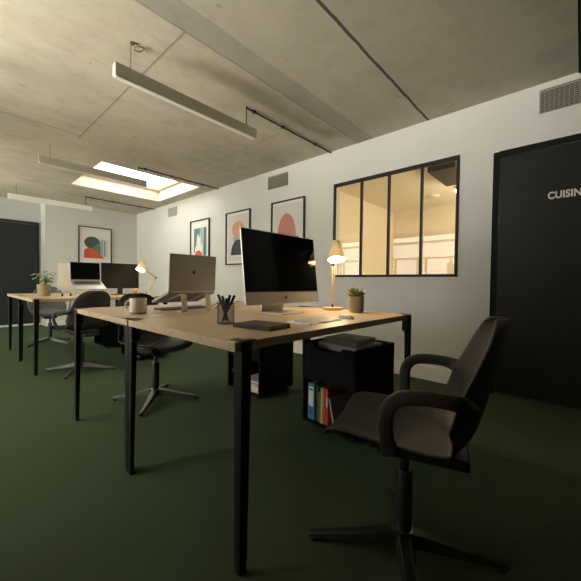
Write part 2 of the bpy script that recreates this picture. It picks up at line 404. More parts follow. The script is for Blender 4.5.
def area(name, loc, size, power, col, rot=(0, 0, 0), sy=None):
    l = bpy.data.lights.new(name, 'AREA'); l.energy = power; l.color = col; l.size = size
    if sy: l.shape = 'RECTANGLE'; l.size_y = sy
    o = bpy.data.objects.new(name, l); COL.objects.link(o); o.location = loc; o.rotation_euler = rot; return o
for kx, ky in ((4.5, -.1), (5.6, .2)):  # added point lights out of view to brighten the kitchen
    l = bpy.data.lights.new('kitchen_fill_light', 'POINT'); l.energy = 42; l.color = (1, .86, .66); l.shadow_soft_size = .12
    o = bpy.data.objects.new('kitchen_fill_light', l); COL.objects.link(o); o.location = (kx, ky, 1.75)

# added area lamps at the left windows, tilted up to brighten the ceiling
for i_, (y0, y1) in enumerate(LW):
    ga = area('ceiling_fill_light', (XL + .03, (y0 + y1) / 2, 1.5), y1 - y0, (165, 80)[i_], (1, .95, .86), (0, R_(-90 - 36), R_(-26 if i_ == 0 else 0)), 1.2); ga.data.spread = R_(72)

# ------------------------------------------------------------------ ceiling fittings
LZ0, LZ1 = 2.248, 2.335
def bar_light(y, lab, matname):
    t = thing('linear_ceiling_light', lab, 'ceiling light', (1.385, y, LZ0), 0, 'linear lights hung from the ceiling')
    MB().box((-.605, -.026, .006), (.605, .026, LZ1 - LZ0)).make('housing', matname, t, bevel=.002)
    MB().box((-.600, -.021, 0), (.600, .021, .006)).make('diffuser', 'diffuser', t)
    for x in (-.50, .50): MB().cyl((x, 0, LZ1 - LZ0), (x, 0, CE - LZ0), .0022 if x < 0 else .0045, n=8).make('suspension_cable', 'cable' if x < 0 else 'pipe', t)
    return t
def conduit(y, lab, x0=1.885):
    t = thing('electrical_conduit', lab, 'conduit', (x0, y, CE), 0, 'electrical conduits on the ceiling')
    L = W - x0
    MB().tube([(0, 0, -.014), (L * .5, 0, -.014), (L - .002, 0, -.014)], .008, 10).make('pipe', 'pipe', t, smooth=50)
    for f in (.07, .36, .76): MB().box((L * f - .012, -.014, -.026), (L * f + .012, .014, 0)).make('clip', 'pipe', t, bevel=.002)
for y, l1, l2, mm in ((2.275, 'nearest and largest grey linear light hung from the concrete ceiling', 'dark conduit from the nearest linear light to the wall above the kitchen window', 'lightgrey'),
                  (4.58, 'middle grey linear light hung in front of the skylight', 'dark conduit running along the near edge of the skylight', 'lightgrey'),
                  (6.95, 'farthest, palest linear light hung near the back wall', 'dark conduit between the skylight and the back wall', 'lightskylit')):
    bar_light(y, l1, mm); conduit(y, l2)
hk = thing('ceiling_hook', 'small dark wire hook on the ceiling above the nearest light', 'hook', (.93, 2.25, CE))
MB().tube([(0.03 * math.cos(a) , 0.03 * math.sin(a), -.006 - .02 * math.sin(a / 2)) for a in [i * PI / 8 for i in range(15)]], .003, 6).make('wire_loop', 'cable', hk)
MB().cyl((-.045, 0, 0), (-.045, 0, -.012), .014).make('ceiling_plate', 'cable', hk)
def grille(y0, y1, z0, z1, lab, mb='grille', mv='void'):
    t = thing('air_vent_grille', lab, 'vent', (W, (y0 + y1) / 2, z0), 0, 'air vents high on the right wall')
    h = (y1 - y0) / 2; Hh = z1 - z0
    MB().box((-.003, -h + .006, .006), (0, h - .006, Hh - .006)).make('duct_opening', mv, t)
    g = MB(); n = int(2 * h / .028)
    for i in range(n + 1):
        y = -h + 2 * h * i / n; g.box((-.010, y - .003, 0), (-.004, y + .003, Hh))
    m = 11
    for i in range(m + 1):
        z = Hh * i / m; g.box((-.014, -h - .003, z - .0032), (-.006, h + .003, z + .0032))
    g.make('grille_bars', mb, t)
grille(-.13, .278, 2.280, 2.452, 'wide air vent grille above the black kitchen door')
grille(2.98, 3.36, 2.252, 2.426, 'air vent grille above the picture behind the desktop computer')
grille(5.98, 6.32, 2.245, 2.415, 'small pale air vent grille nearest the back corner', 'palegrille', 'palevoid')

# ------------------------------------------------------------------ framed prints
def picture(lab, w, h, shapes, wall, a, z, back='printmat', arch=None):
    """shapes: list of (material, [(u,v)...]) in 0..1 of the sheet"""
    t = thing('framed_print', lab, 'picture', (W, a, z) if wall == 'R' else (a, YB, z), 0 if wall == 'R' else PI / 2, 'framed abstract prints on the walls')
    # local frame: -x out of the wall, +y to the left seen from the room
    fw = .018; f = MB(); hw = w / 2
    f.box((-.03, -hw, 0), (0, hw, fw)); f.box((-.03, -hw, h - fw), (0, hw, h)); f.box((-.03, -hw, fw), (0, -hw + fw, h - fw)); f.box((-.03, hw - fw, fw), (0, hw, h - fw))
    f.make('frame', 'artframe', t, bevel=.002)
    mats = [back]; p = MB(); p.box((-.010, -hw + fw, fw), (-.002, hw - fw, h - fw))
    for i, (mm, pts) in enumerate(shapes):
        if mm not in mats: mats.append(mm)
        p.prism([(-.0105 - .0004 * i, (hw - fw) - u * (w - 2 * fw), fw + v * (h - 2 * fw)) for u, v in pts], (-.0002, 0, 0), mats.index(mm))
    p.make('print', mats, t)
    MB().box((-.021, -hw + fw, fw), (-.019, hw - fw, h - fw)).make('glazing', 'artglass', t)
def ell(cx, cy, rx, ry, a0=0, a1=360, n=32): return [(cx + rx * math.cos(math.radians(a0 + (a1 - a0) * i / n)), cy + ry * math.sin(math.radians(a0 + (a1 - a0) * i / n))) for i in range(n + (0 if a1 - a0 == 360 else 1))]
def rect(a, b, c, d): return [(a, b), (c, b), (c, d), (a, d)]
picture('framed print with teal panels, a white leaf shape and a red half disc', .62, .84, [
    ('printteal', rect(.16, .30, .50, .84)), ('printblue', rect(.50, .24, .68, .84)), ('printteal', rect(.70, .12, .86, .84)),
    ('printmat', [(.26, .18), (.40, .22), (.62, .20), (.68, .40), (.60, .52), (.56, .44), (.53, .70), (.44, .62), (.42, .74), (.34, .66), (.30, .46), (.22, .40)]),
    ('printred', ell(.42, .10, .26, .24, 0, 180))], 'R', 5.13, 1.205)
picture('framed print with a salmon disc above a black arch, left of the desktop screen', .605, .845, [
    ('printgrey', rect(.06, .05, .94, .95)), ('printpink', ell(.50, .67, .26, .16)), ('printblue', rect(.28, .44, .84, .52)),
    ('printblack', ell(.50, .17, .30, .30, 0, 180))], 'R', 4.04, 1.203)
picture('framed print with a rose dome on a black block, behind the desktop screen', .61, .845, [
    ('printgrey', rect(.05, .04, .95, .96)), ('printrose', ell(.47, .40, .30, .40, 0, 180)), ('printblack', rect(.16, .10, .84, .40))], 'R', 2.972, 1.203)
picture('framed print with dark green oval and red blob on the back wall', .645, .88, [
    ('printgreen', ell(.40, .62, .25, .155)), ('printteal', [(.40, .50), (.72, .68), (.72, .30), (.52, .30)]), ('printblue', rect(.66, .28, .76, .72)), ('printteal', rect(.78, .28, .82, .70)), ('printgrey', rect(.83, .28, .90, .70)),
    ('printred', [(.14, .22), (.14, .40), (.20, .46), (.30, .48), (.42, .47), (.56, .40), (.70, .30), (.80, .22)])], 'B', 2.32, 1.205)

# ------------------------------------------------------------------ desks
DX0, DX1 = .606, 1.94; DT, DH = .030, .740
def leg_mesh(sx, sy):
    """L section tapered leg, outer corner at origin, flanges towards sx,sy"""
    m = MB(); t = .005
    def flange(along, wt, wb, z0, z1):
        if along == 'x': q = lambda w, z: [(0, 0, z), (sx * w, 0, z), (sx * w, sy * t, z), (0, sy * t, z)]
        else: q = lambda w, z: [(0, 0, z), (sx * t, 0, z), (sx * t, sy * w, z), (0, sy * w, z)]
        m.hexa(q(wb, z0) + q(wt, z1))
    for a in 'xy': flange(a, .042, .026, .012, DH - .004)
    m.box((min(0, sx * .026), min(0, sy * .026), .0), (max(0, sx * .026), max(0, sy * .026), .012))       # foot
    # clamp: plate on the top, bracket below the top
    def bx(a, b, z0, z1): m.box((min(0, sx * a), min(0, sy * b), z0), (max(0, sx * a), max(0, sy * b), z1))
    bx(.060, .030, DH, DH + .003); bx(.030, .060, DH, DH + .003)
    bx(.050, .012, DH - .10, DH - .092); bx(.012, .050, DH - .10, DH - .092)
    m.box((min(sx * .034, sx * .042), min(sy * .004, sy * .04), DH - .10), (max(sx * .034, sx * .042), max(sy * .004, sy * .04), DH - DT - .001))
    return m
def desk(y0, y1, lab, xn=.022, xf=0.0):
    d = thing('desk', lab, 'desk', (DX0, y0, 0), 0, 'oak topped desks with black clamp legs')
    L, D = DX1 - DX0, y1 - y0
    tp = MB(); tp.box((0, 0, DH - DT), (L, D, DH)); o = tp.make('tabletop', 'oak', d, bevel=.0025)
    for sx, sy, x, y in ((1, 1, xn, -.006), (-1, 1, L + .014, -.006), (1, -1, xf, D - .002), (-1, -1, L + .014, D - .002)):
        l = leg_mesh(sx, sy).make('leg', 'legblack', d, bevel=.0012, loc=(x, y, 0))
        MB().cyl((sx * .022, sy * .022, DH - .092), (sx * .022, sy * .022, DH - DT - .001), .006, n=10).cyl((sx * .022, sy * .022, DH - .112), (sx * .022, sy * .022, DH - .10), .013, n=14).make('clamp_screw', 'legblack', l, smooth=40)
    return d
desk(.776, 1.592, 'nearest oak desk, holding the large desktop computer and lit lamp')
desk(1.606, 2.462, 'oak desk behind the nearest one, holding the laptop on its stand and the mug', .002, -.006)
desk(3.885, 4.700, 'far oak desk holding the black monitor, open laptop and small lamp', .012)
desk(4.712, 5.545, 'farthest oak desk, holding the white computer seen from behind and the leafy plant', .012, .012)

# ------------------------------------------------------------------ chairs
def chair_shell():
    prof = spline([(.238, .408), (.222, .436), (.17, .446), (.09, .442), (0, .438), (-.09, .436), (-.15, .446), (-.197, .49), (-.220, .555), (-.238, .63), (-.256, .70), (-.272, .765), (-.284, .825)], 4)
    n = len(prof); nu = 16; vs = []
    def hw(f):
        ks = [(0, .120), (.04, .160), (.12, .188), (.3, .210), (.45, .220), (.55, .222), (.62, .220), (.70, .213), (.78, .200), (.86, .184), (.92, .165), (.96, .132), (.985, .095), (1, .045)]
        for (a, p), (b, q) in zip(ks, ks[1:]):
            if f <= b: return p + (q - p) * (f - a) / (b - a)
        return ks[-1][1]
    for i, p in enumerate(prof):
        f = i / (n - 1); w = hw(f)
        seat = max(0, min(1, (.62 - f) / .15)); back = 1 - seat
        for j in range(nu + 1):
            u = -1 + 2 * j / nu; a = abs(u)
            lift = (.030 * a ** 3) * seat * (1 - .6 * max(0, (.12 - f) / .12)); fwd = (.088 if f < .72 else .088 - .16 * (f - .72)) * a ** 2.2 * back
            mid = math.exp(-((f - .58) / .10) ** 2)
            vs.append((u * w, p[0] + fwd, p[1] + lift + .020 * mid * a ** 2))
    fs = [(i * (nu + 1) + j, i * (nu + 1) + j + 1, (i + 1) * (nu + 1) + j + 1, (i + 1) * (nu + 1) + j) for i in range(n - 1) for j in range(nu)]
    m = MB(); m.add(vs, fs); return m
def arm_mesh(s):
    path = spline([(.198, .020, .438), (.222, .028, .485), (.240, .031, .538), (.247, .023, .588), (.248, -.006, .618), (.245, -.06, .628), (.239, -.12, .626), (.228, -.150, .620), (.211, -.172, .613)], 5)
    k = len(path); vs = []; nn = 14
    for i, p in enumerate(path):
        d = (path[min(i + 1, k - 1)] - path[max(i - 1, 0)]).normalized()
        lat = Vector((1, .0, 0)); 
        if i > k * .62: # follow the turn to the backrest
            g = (i - k * .62) / (k * .38); lat = Vector((math.cos(g * .9), math.sin(g * .9), 0))
        lat = (lat - d * lat.dot(d)).normalized(); up = d.cross(lat)
        f = i / (k - 1); hw = .020 + .010 * (1 - min(1, f / .15)) + .012 * max(0, (f - .70) / .30) ** 2; ht = .009 - .003 * max(0, (f - .75) / .25)
        for j in range(nn):
            a = 2 * PI * j / nn; ca, sa = math.cos(a), math.sin(a)
            q = p + up * hw * math.copysign(abs(ca) ** .6, ca) + lat * ht * math.copysign(abs(sa) ** .6, sa)
            vs.append((s * q.x, q.y, q.z))
    m = MB(); m.add(vs, [(i * nn + j, i * nn + (j + 1) % nn, (i + 1) * nn + (j + 1) % nn, (i + 1) * nn + j) for i in range(k - 1) for j in range(nn)] + [tuple(range(nn)), tuple(range((k - 1) * nn, k * nn))])
    return m
def make_chair(lab, loc, rz, base_rz, metal='chairmetal', shell='chair'):
    t = thing('swivel_chair', lab, 'chair', loc, rz, 'moulded swivel chairs at the desks')
    o = chair_shell().make('seat_shell', shell, t, smooth=180)
    sd = o.modifiers.new('Solidify', 'SOLIDIFY'); sd.thickness = .012; sd.offset = 0
    bv = o.modifiers.new('Subsurf', 'SUBSURF'); bv.levels = 1; bv.render_levels = 1
    for s in (-1, 1): arm_mesh(s).make('armrest', shell, t, smooth=70)
    MB().box((-.11, -.13, .398), (.11, .10, .428)).box((-.075, -.19, .366), (.075, .08, .400)).make('seat_mount', 'blackplastic', t, bevel=.008)
    MB().tube([(.05, .04, .385), (.14, .06, .383), (.20, .075, .388)], [.006, .006, .011], 8).make('height_lever', 'blackplastic', t, smooth=50)
    MB().cyl((0, 0, .28), (0, 0, .375), .014, n=20).make('gas_lift', metal, t, smooth=40)
    MB().lathe([(0, .085), (.027, .085), (.027, .29), (.024, .298), (0, .298)], n=24).make('column_sleeve', 'blackplastic', t, smooth=40)
    MB().lathe([(.0275, .088), (.034, .088), (.034, .096), (.0275, .098)], n=28).make('hub_ring', 'chrome', t, smooth=40)
    for k in range(4):
        a = base_rz - rz + k * PI / 2; m = MB(); m.x = Matrix.Rotation(a, 4, 'Z')
        q = lambda x, w, z0, z1: [(x, -w, z0), (x, w, z0), (x, w * .7, z1), (x, -w * .7, z1)]
        st = [(0.0, .030, .045, .088), (.06, .028, .045, .084), (.16, .022, .030, .060), (.26, .017, .018, .040), (.325, .012, .012, .027)]
        vs = []; [vs.extend(q(*z)) for z in st]
        fs = [(i * 4 + j, i * 4 + (j + 1) % 4, i * 4 + 4 + (j + 1) % 4, i * 4 + 4 + j) for i in range(4) for j in range(4)] + [(0, 1, 2, 3), (16, 17, 18, 19)]
        m.add(vs, fs); l = m.make('base_leg', metal, t, bevel=.003, smooth=50)
        m2 = MB(); m2.x = m.x; m2.cyl((.307, 0, 0), (.307, 0, .016), .012, n=14).make('floor_glide', 'blackplastic', l, smooth=40)
    return t
R = math.radians
make_chair('charcoal swivel chair in the foreground, pulled back from the nearest desk', (1.062, .430, 0), R(17), R(121), 'blackplastic')
make_chair('dark swivel chair pushed under the laptop desk, its back showing behind the mug', (1.135, 2.44, 0), R(192), R(138))
make_chair('dark swivel chair seen from behind at the far desk with the open laptop', (.985, 3.79, 0), R(16), R(52))
make_chair('grey swivel chair at the farthest side of the desks, below the leafy plant', (1.10, 5.75, 0), R(176), R(30), 'chairmetal', 'chairgrey')

# ------------------------------------------------------------------ pedestal cabinets
def cabinet(lab, loc, rz, w=.42, d=.40, h=.51):
    """front faces local -x; w along y, d along x; loc = front centre on the floor"""
    t = thing('pedestal_cabinet', lab, 'cabinet', loc, rz, 'black mobile pedestal cabinets'); z0 = .035; k = .012; hw = w / 2
    b = MB()
    b.box((0, -hw, z0), (d, -hw + k, z0 + h)); b.box((0, hw - k, z0), (d, hw, z0 + h)); b.box((d - k, -hw + k, z0), (d, hw - k, z0 + h))
    b.box((0, -hw + k, z0), (d - k, hw - k, z0 + k)); b.box((0.0, -hw + k, z0 + h - .235), (d - k, hw - k, z0 + h - .225)); b.box((0.01, -hw + k, z0 + h - .05), (d - k, hw - k, z0 + h - .04))
    b.make('body', 'cab', t, bevel=.002)
    zt = z0 + h - .003; zb = z0 + h - .222
    pts = [(0, -hw + k + .002, zb), (0, hw - k - .002, zb), (0, hw - k - .002, zt)]
    for i in range(13):
        u = i / 12; y = .115 - .23 * u; dip = .034 * (1 - abs(2 * u - 1) ** 4) ; pts.append((0, y, zt - dip))
    pts.append((0, -hw + k + .002, zt))
    MB().prism(pts, (.012, 0, 0)).make('drawer_front', 'cab', t, bevel=.0015)
    for x in (.05, d - .05):
        for y in (-hw + .05, hw - .05):
            c_ = MB().cyl((x, y - .010, .017), (x, y + .010, .017), .017, n=16); c_.box((x - .012, y - .014, .024), (x + .012, y + .014, z0)); c_.make('caster', 'blackplastic', t, smooth=40)
    return t
CBX, CBY, CBR = 1.578, 1.128, R(-5)
cabinet('black pedestal cabinet holding coloured binders, under the right end of the nearest desk', (CBX, CBY, 0), CBR, .41, .425, .512)
cabinet('black pedestal cabinet with magazines, under the desks behind the nearest front leg', (1.675, 2.04, 0), 0, .405, .395, .505)
cabinet('black pedestal cabinet under the far desk with the monitor', (1.50, 3.95, 0), 0, .40, .40, .505)
cabinet('black pedestal cabinet under the farthest desk', (1.50, 4.95, 0), 0, .40, .40, .505)
def inB(x, y, z):
    c_, s_ = math.cos(CBR), math.sin(CBR); return (CBX + c_ * x - s_ * y, CBY + s_ * x + c_ * y, z)
ZS = .0485
def binder(name, lab, y, th, h, dep, mats, x=.02, tilt=0, cat='folder', lbl=False, group='binders and folders on the cabinet shelf'):
    t = thing(name, lab, cat, inB(x, y, ZS), CBR, group); 
    if tilt: t.rotation_euler = (R(tilt), 0, CBR)
    cov, inn = mats
    m = MB(); m.box((0, 0, 0), (.003, th, h)); m.box((.003, 0, 0), (dep, .0025, h)); m.box((.003, th - .0025, 0), (dep, th, h)); m.make('cover', cov, t, bevel=.001)
    MB().box((.004, .003, .004), (dep - .006, th - .003, h - .006)).make('pages', inn, t)
    if lbl:
        MB().box((-.0012, th * .12, h * .36), (0, th * .88, h * .90)).make('spine_label', 'labelwhite', t)
        MB().box((-.0016, th * .2, h * .80), (-.0010, th * .8, h * .84)).make('label_stripe', 'darkink', t)
        MB().lathe([(.010, 0), (.010, .002), (.007, .002), (.007, 0), (.010, 0)], n=18).make('finger_ring', 'darkink', t, loc=(-.001, th / 2, h * .22), rot=(0, -PI / 2, 0))
    return t
HB = .235
binder('ring_binder', 'blue ring binder with a white spine label, leftmost on the cabinet shelf', .118, .056, HB, .27, ('blue', 'paper'), lbl=True, cat='binder')
binder('folder', 'very dark green folder right beside the blue binder', .090, .020, HB - .012, .27, ('darkgreen', 'paper'), x=.03)
binder('folder', 'short bright green folder between the dark green and the cream folders', .070, .014, .19, .26, ('green', 'paper'))
binder('folder', 'cream folder left of the red folders', .050, .016, HB - .012, .27, ('yellowcream', 'paper'))
binder('folder', 'red folder right of the cream folder', .026, .020, HB - .006, .27, ('red', 'paper'))
t_ = binder('folder', 'thinner darker red folder with a white mark, rightmost of the upright ones', .006, .016, HB - .010, .26, ('red', 'paper'))
MB().box((-.0012, .003, .115), (0, .013, .175)).make('spine_label', 'labelwhite', t_)
binder('booklet', 'thin white booklet leaning to the left on the cabinet shelf', -.046, .007, .178, .21, ('labelwhite', 'paper'), tilt=-12, cat='booklet')
# magazines in the other cabinet
for i, (mm, z, dz) in enumerate((('paper', 0, .022), ('labelwhite', .022, .018), ('orange', .040, .007), ('paper', .047, .016), ('orange', .063, .007), ('labelwhite', .070, .014))):
    lb = ['thick cream magazine at the bottom of the stack in the far cabinet', 'white magazine second from the bottom of the stack in the far cabinet', 'lower orange booklet in the stack of magazines',
          'cream magazine between the two orange booklets', 'upper orange booklet in the stack of magazines', 'white magazine on top of the stack in the far cabinet'][i]
    m = MB(); m.box((0, -.10, 0), (.27, .10, dz))
    tag(m.make('magazine', mm, bevel=.001, loc=(1.69 + .004 * (i % 3), 1.965 + .006 * (i % 2), .0475 + z), rot=(0, 0, R(2 * (i % 3) - 2))), lb, 'magazine', 'stacked magazines in the cabinet')
def book(name, lab, loc, rz, w, d, h, cover, cat='book', group=None):
    t = thing(name, lab, cat, loc, rz, group); k = .0025
    m = MB(); m.box((-w / 2, -d / 2, 0), (w / 2, d / 2, k)); m.box((-w / 2, -d / 2, h - k), (w / 2, d / 2, h)); m.box((-w / 2, -d / 2, k), (-w / 2 + k, d / 2, h - k)); m.make('cover', cover, t, bevel=.0012)
    MB().box((-w / 2 + k, -d / 2 + .004, k), (w / 2 - .004, d / 2 - .004, h - k)).make('pages', 'paper', t)
    return t
CT = .035 + .512 - .04
book('book', 'pale grey book at the bottom of the pair on the binder cabinet', (*inB(.215, -.010, 0)[:2], CT), R(-5), .28, .30, .040, 'palebook', group='books on top of the cabinet')
book('book', 'dark grey hardback lying on top of the pale grey book', (*inB(.225, .0, 0)[:2], CT + .0402), R(-1), .23, .25, .030, 'greybook', group='books on top of the cabinet')

# ------------------------------------------------------------------ computers
def apple(m, s, mi=0, flip=1):
    pts = []
    for i in range(36):
        a = 2 * PI * i / 36; r = 1 - .10 * math.exp(-((a - PI / 2) / .35) ** 2) - .10 * math.exp(-((a - 1.5 * PI) / .35) ** 2)
        x, z = r * math.cos(a) * .88, r * math.sin(a) * .95
        dx, dz = x - 1.08, z - .12
        dd = math.hypot(dx, dz)
        if dd < .42: x = 1.08 + dx * .42 / dd; z = .12 + dz * .42 / dd
        pts.append((flip * x * s, 0, z * s))
    m.prism(pts, (0, -.0008, 0), mi)
    m.prism([(flip * x * s, 0, z * s) for x, z in ((.0, 1.0), (.10, 1.25), (.38, 1.48), (.36, 1.22), (.2, 1.04))], (0, -.0008, 0), mi)
def desktop_computer(lab, loc, rz, w, stand_mat='alu', tilt=7):
    """screen faces local -y; loc = desk point below the middle of the screen"""
    t = thing('desktop_computer', lab, 'computer', loc, rz, 'all in one desktop computers'); hw = w / 2; H = .425; z0 = .058
    def panel(o): o.location = (0, 0, z0); o.rotation_euler = (R(-tilt), 0, 0); return o
    b = MB(); b.box((-hw, 0, 0), (hw, .008, H))
    vs = []; n = 10
    for i in range(n + 1):
        u = -1 + 2 * i / n
        for j in range(n + 1):
            v = -1 + 2 * j / n; k = (1 - u ** 4) * (1 - v ** 4); vs.append((u * hw * .998, .008 + .034 * k ** .8, H / 2 + v * H / 2 * .998))
    b.add(vs, [(i * (n + 1) + j, i * (n + 1) + j + 1, (i + 1) * (n + 1) + j + 1, (i + 1) * (n + 1) + j) for i in range(n) for j in range(n)])
    body = panel(b.make('display_body', stand_mat, t, smooth=40))
    s = MB().box((-hw + .003, -.002, .072), (hw - .003, .0, H - .003)); panel(s.make('screen', 'screen', t))
    a = MB(); apple(a, .011); ao = a.make('emblem', 'darkink', body, loc=(0, -.0005, .036))
    st = MB(); sz = DH - loc[2]
    st.hexa([(-.095, .118, sz + .006), (.095, .118, sz + .006), (.095, .130, sz + .006), (-.095, .130, sz + .006), (-.095, .085, .21), (.095, .085, .21), (.095, .097, .21), (-.095, .097, .21)]); st.box((-.07, .05, .19), (.07, .093, .23))
    st.box((-.10, -.055, sz), (.10, .135, sz + .008)); st.make('stand', stand_mat, t, bevel=.003)
    return t
desktop_computer('large silver desktop computer with black screen on the nearest desk', (1.414, 1.315, DH + .003), 0, .632)
desktop_computer('white desktop computer seen from behind on the farthest desk', (1.36, 5.25, DH), PI, .63, 'aluwhite').scale = (.87, .87, .87)
def laptop(lab, loc, rz, w, d, zh, base_tilt, lid_back, lid_h, body, screen='screen', keyb='keygrey', standmat='birch', stand_x=(-.09, .09)):
    """user at local -y; hinge at local origin y=0 z=zh"""
    t = thing('laptop', lab, 'laptop', loc, rz, 'open laptops on stands'); hw = w / 2
    m = MB(); m.box((-hw, -d, -.008), (hw, 0, .008)); o = m.make('keyboard_base', body, t, bevel=.003, loc=(0, 0, zh), rot=(R(base_tilt), 0, 0))
    kb = MB()
    for r_ in range(5):
        for c_ in range(14):
            x0 = -hw + .025 + c_ * (w - .05) / 14; y0 = -.028 - r_ * .0195; kb.box((x0, y0 - .016, .008), (x0 + (w - .05) / 14 - .003, y0, .0095))
    kb.make('keys', keyb, o); MB().box((-.06, -d + .012, .008), (.06, -d + .085, .0086)).make('trackpad', body, o)
    l = MB().box((-hw, -.004, 0), (hw, .004, lid_h)).make('lid', body, t, bevel=.003, loc=(0, 0.004, zh + .008), rot=(R(lid_back), 0, 0))
    MB().box((-hw + .006, -.0052, .010), (hw - .006, -.004, lid_h - .006)).make('screen', screen, l)
    a = MB(); apple(a, .013); a.make('emblem', 'darkink', l, loc=(0, .0040, lid_h * .52), rot=(0, 0, PI))
    return t
def laptop_stand(lab, loc, rz, zh, d, tilt, mat_, xs, wd=.042):
    t = thing('laptop_stand', lab, 'laptop stand', loc, rz, 'laptop stands')
    for x in xs:
        m = MB(); dz = math.tan(R(tilt)) * d
        pth = spline([(x, -.01, .002), (x, .040, .002), (x, .054, .010), (x, .052, .05), (x, .044, zh - .024), (x, .024, zh - .0118), (x, -.02, zh - .011 - math.tan(R(tilt)) * .02), (x, -d * .80, zh - .011 - dz * .80)], 5)
        k = len(pth); vs = []
        for i, p in enumerate(pth):
            dr = (pth[min(i + 1, k - 1)] - pth[max(i - 1, 0)]).normalized(); nr = Vector((0, -dr.z, dr.y)) * .002
            ww = wd / 2 * (1 if i < k * .62 else 1 - .55 * (i - k * .62) / (k * .38))
            for a, b_ in ((-1, -1), (1, -1), (1, 1), (-1, 1)): vs.append((p.x + a * ww, p.y + nr.y * b_, p.z + nr.z * b_))
        m.add(vs, [(i * 4 + j, i * 4 + (j + 1) % 4, i * 4 + 4 + (j + 1) % 4, i * 4 + 4 + j) for i in range(k - 1) for j in range(4)] + [(0, 1, 2, 3), (k * 4 - 4, k * 4 - 3, k * 4 - 2, k * 4 - 1)])
        m.make('bracket', mat_, t, smooth=40)
    return t
# near laptop: lid back towards the camera, user on the far side
LX, LY = 1.080, 1.815
laptop('open grey laptop seen from behind on a two-legged stand beside the mug', (LX, LY, DH), PI, .325, .225, .118, 17, -3, .226, 'alugrey')
laptop_stand('beige two-legged stand under the grey laptop seen from behind', (LX, LY, DH), PI, .118, .20, 17, 'standcream', (-.080, .085), .036)
laptop('open silver laptop facing the camera on the far desk, left of the black monitor', (1.222, 4.50, DH), 0, .325, .24, .178, 24, -8, .226, 'alu')
laptop_stand('pale stand under the silver laptop on the far desk', (1.222, 4.50, DH), 0, .178, .20, 24, 'aluwhite', (-.085, .085), .05)
t_ = thing('monitor', 'black flat monitor on the far desk next to the lamp', 'monitor', (1.655, 4.60, DH))
MB().box((-.236, -.012, .085), (.236, .014, .418)).make('bezel', 'blackplastic', t_, bevel=.003)
MB().box((-.229, -.0135, .098), (.229, -.012, .411)).make('screen', 'screenmatt', t_)
MB().box((-.025, .014, .012), (.025, .034, .25)).box((-.03, .0, .012), (.03, .03, .10)).make('neck', 'blackplastic', t_, bevel=.003)
MB().box((-.10, -.08, 0), (.10, .08, .012)).make('foot', 'blackplastic', t_, bevel=.004)
# keyboards, mice
def keyboard(lab, loc, rz, w, d, body, key):
    t = thing('keyboard', lab, 'keyboard', loc, rz, 'computer keyboards'); hw = w / 2
    MB().hexa([(-hw, 0, 0), (hw, 0, 0), (hw, d, 0), (-hw, d, 0), (-hw, 0, .004), (hw, 0, .004), (hw, d, .011), (-hw, d, .011)]).make('case', body, t, bevel=.0015)
    k = MB(); n = 15; rr = 5
    for r_ in range(rr):
        for c_ in range(n):
            x0 = -hw + .006 + c_ * (w - .012) / n; y0 = .006 + r_ * (d - .012) / rr; za = .004 + .007 * y0 / d
            k.box((x0, y0, za), (x0 + (w - .012) / n - .003, y0 + (d - .012) / rr - .003, za + .0035))
    k.make('keys', key, t)
keyboard('white and silver keyboard in front of the large desktop computer', (1.226, .878, DH), R(3), .285, .125, 'alu', 'key')
keyboard('dark keyboard lying flat behind the laptop stand', (1.135, 1.955, DH), R(3), .37, .115, 'blackplastic', 'keygrey')
def mouse(lab, loc, rz):
    t = thing('computer_mouse', lab, 'mouse', loc, rz); m = MB(); n = 12
    vs = []
    for i in range(n + 1):
        v = -1 + 2 * i / n
        for j in range(n + 1):
            u = -1 + 2 * j / n; a, b_ = u * math.sqrt(1 - v * v / 2), v * math.sqrt(1 - u * u / 2)
            k = max(0, 1 - a * a - b_ * b_); vs.append((a * .029, b_ * .056, .002 + .020 * k ** .45))
    m.add(vs, [(i * (n + 1) + j, i * (n + 1) + j + 1, (i + 1) * (n + 1) + j + 1, (i + 1) * (n + 1) + j) for i in range(n) for j in range(n)])
    o = m.make('shell', 'key', t, smooth=60); MB().lathe([(0, 0), (1, 0), (1, .003), (0, .003)], n=28).make('sole', 'alugrey', t).scale = (.028, .054, 1)
mouse('white computer mouse on the desk front, between keyboard and succulent', (1.452, .918, DH), R(-20))

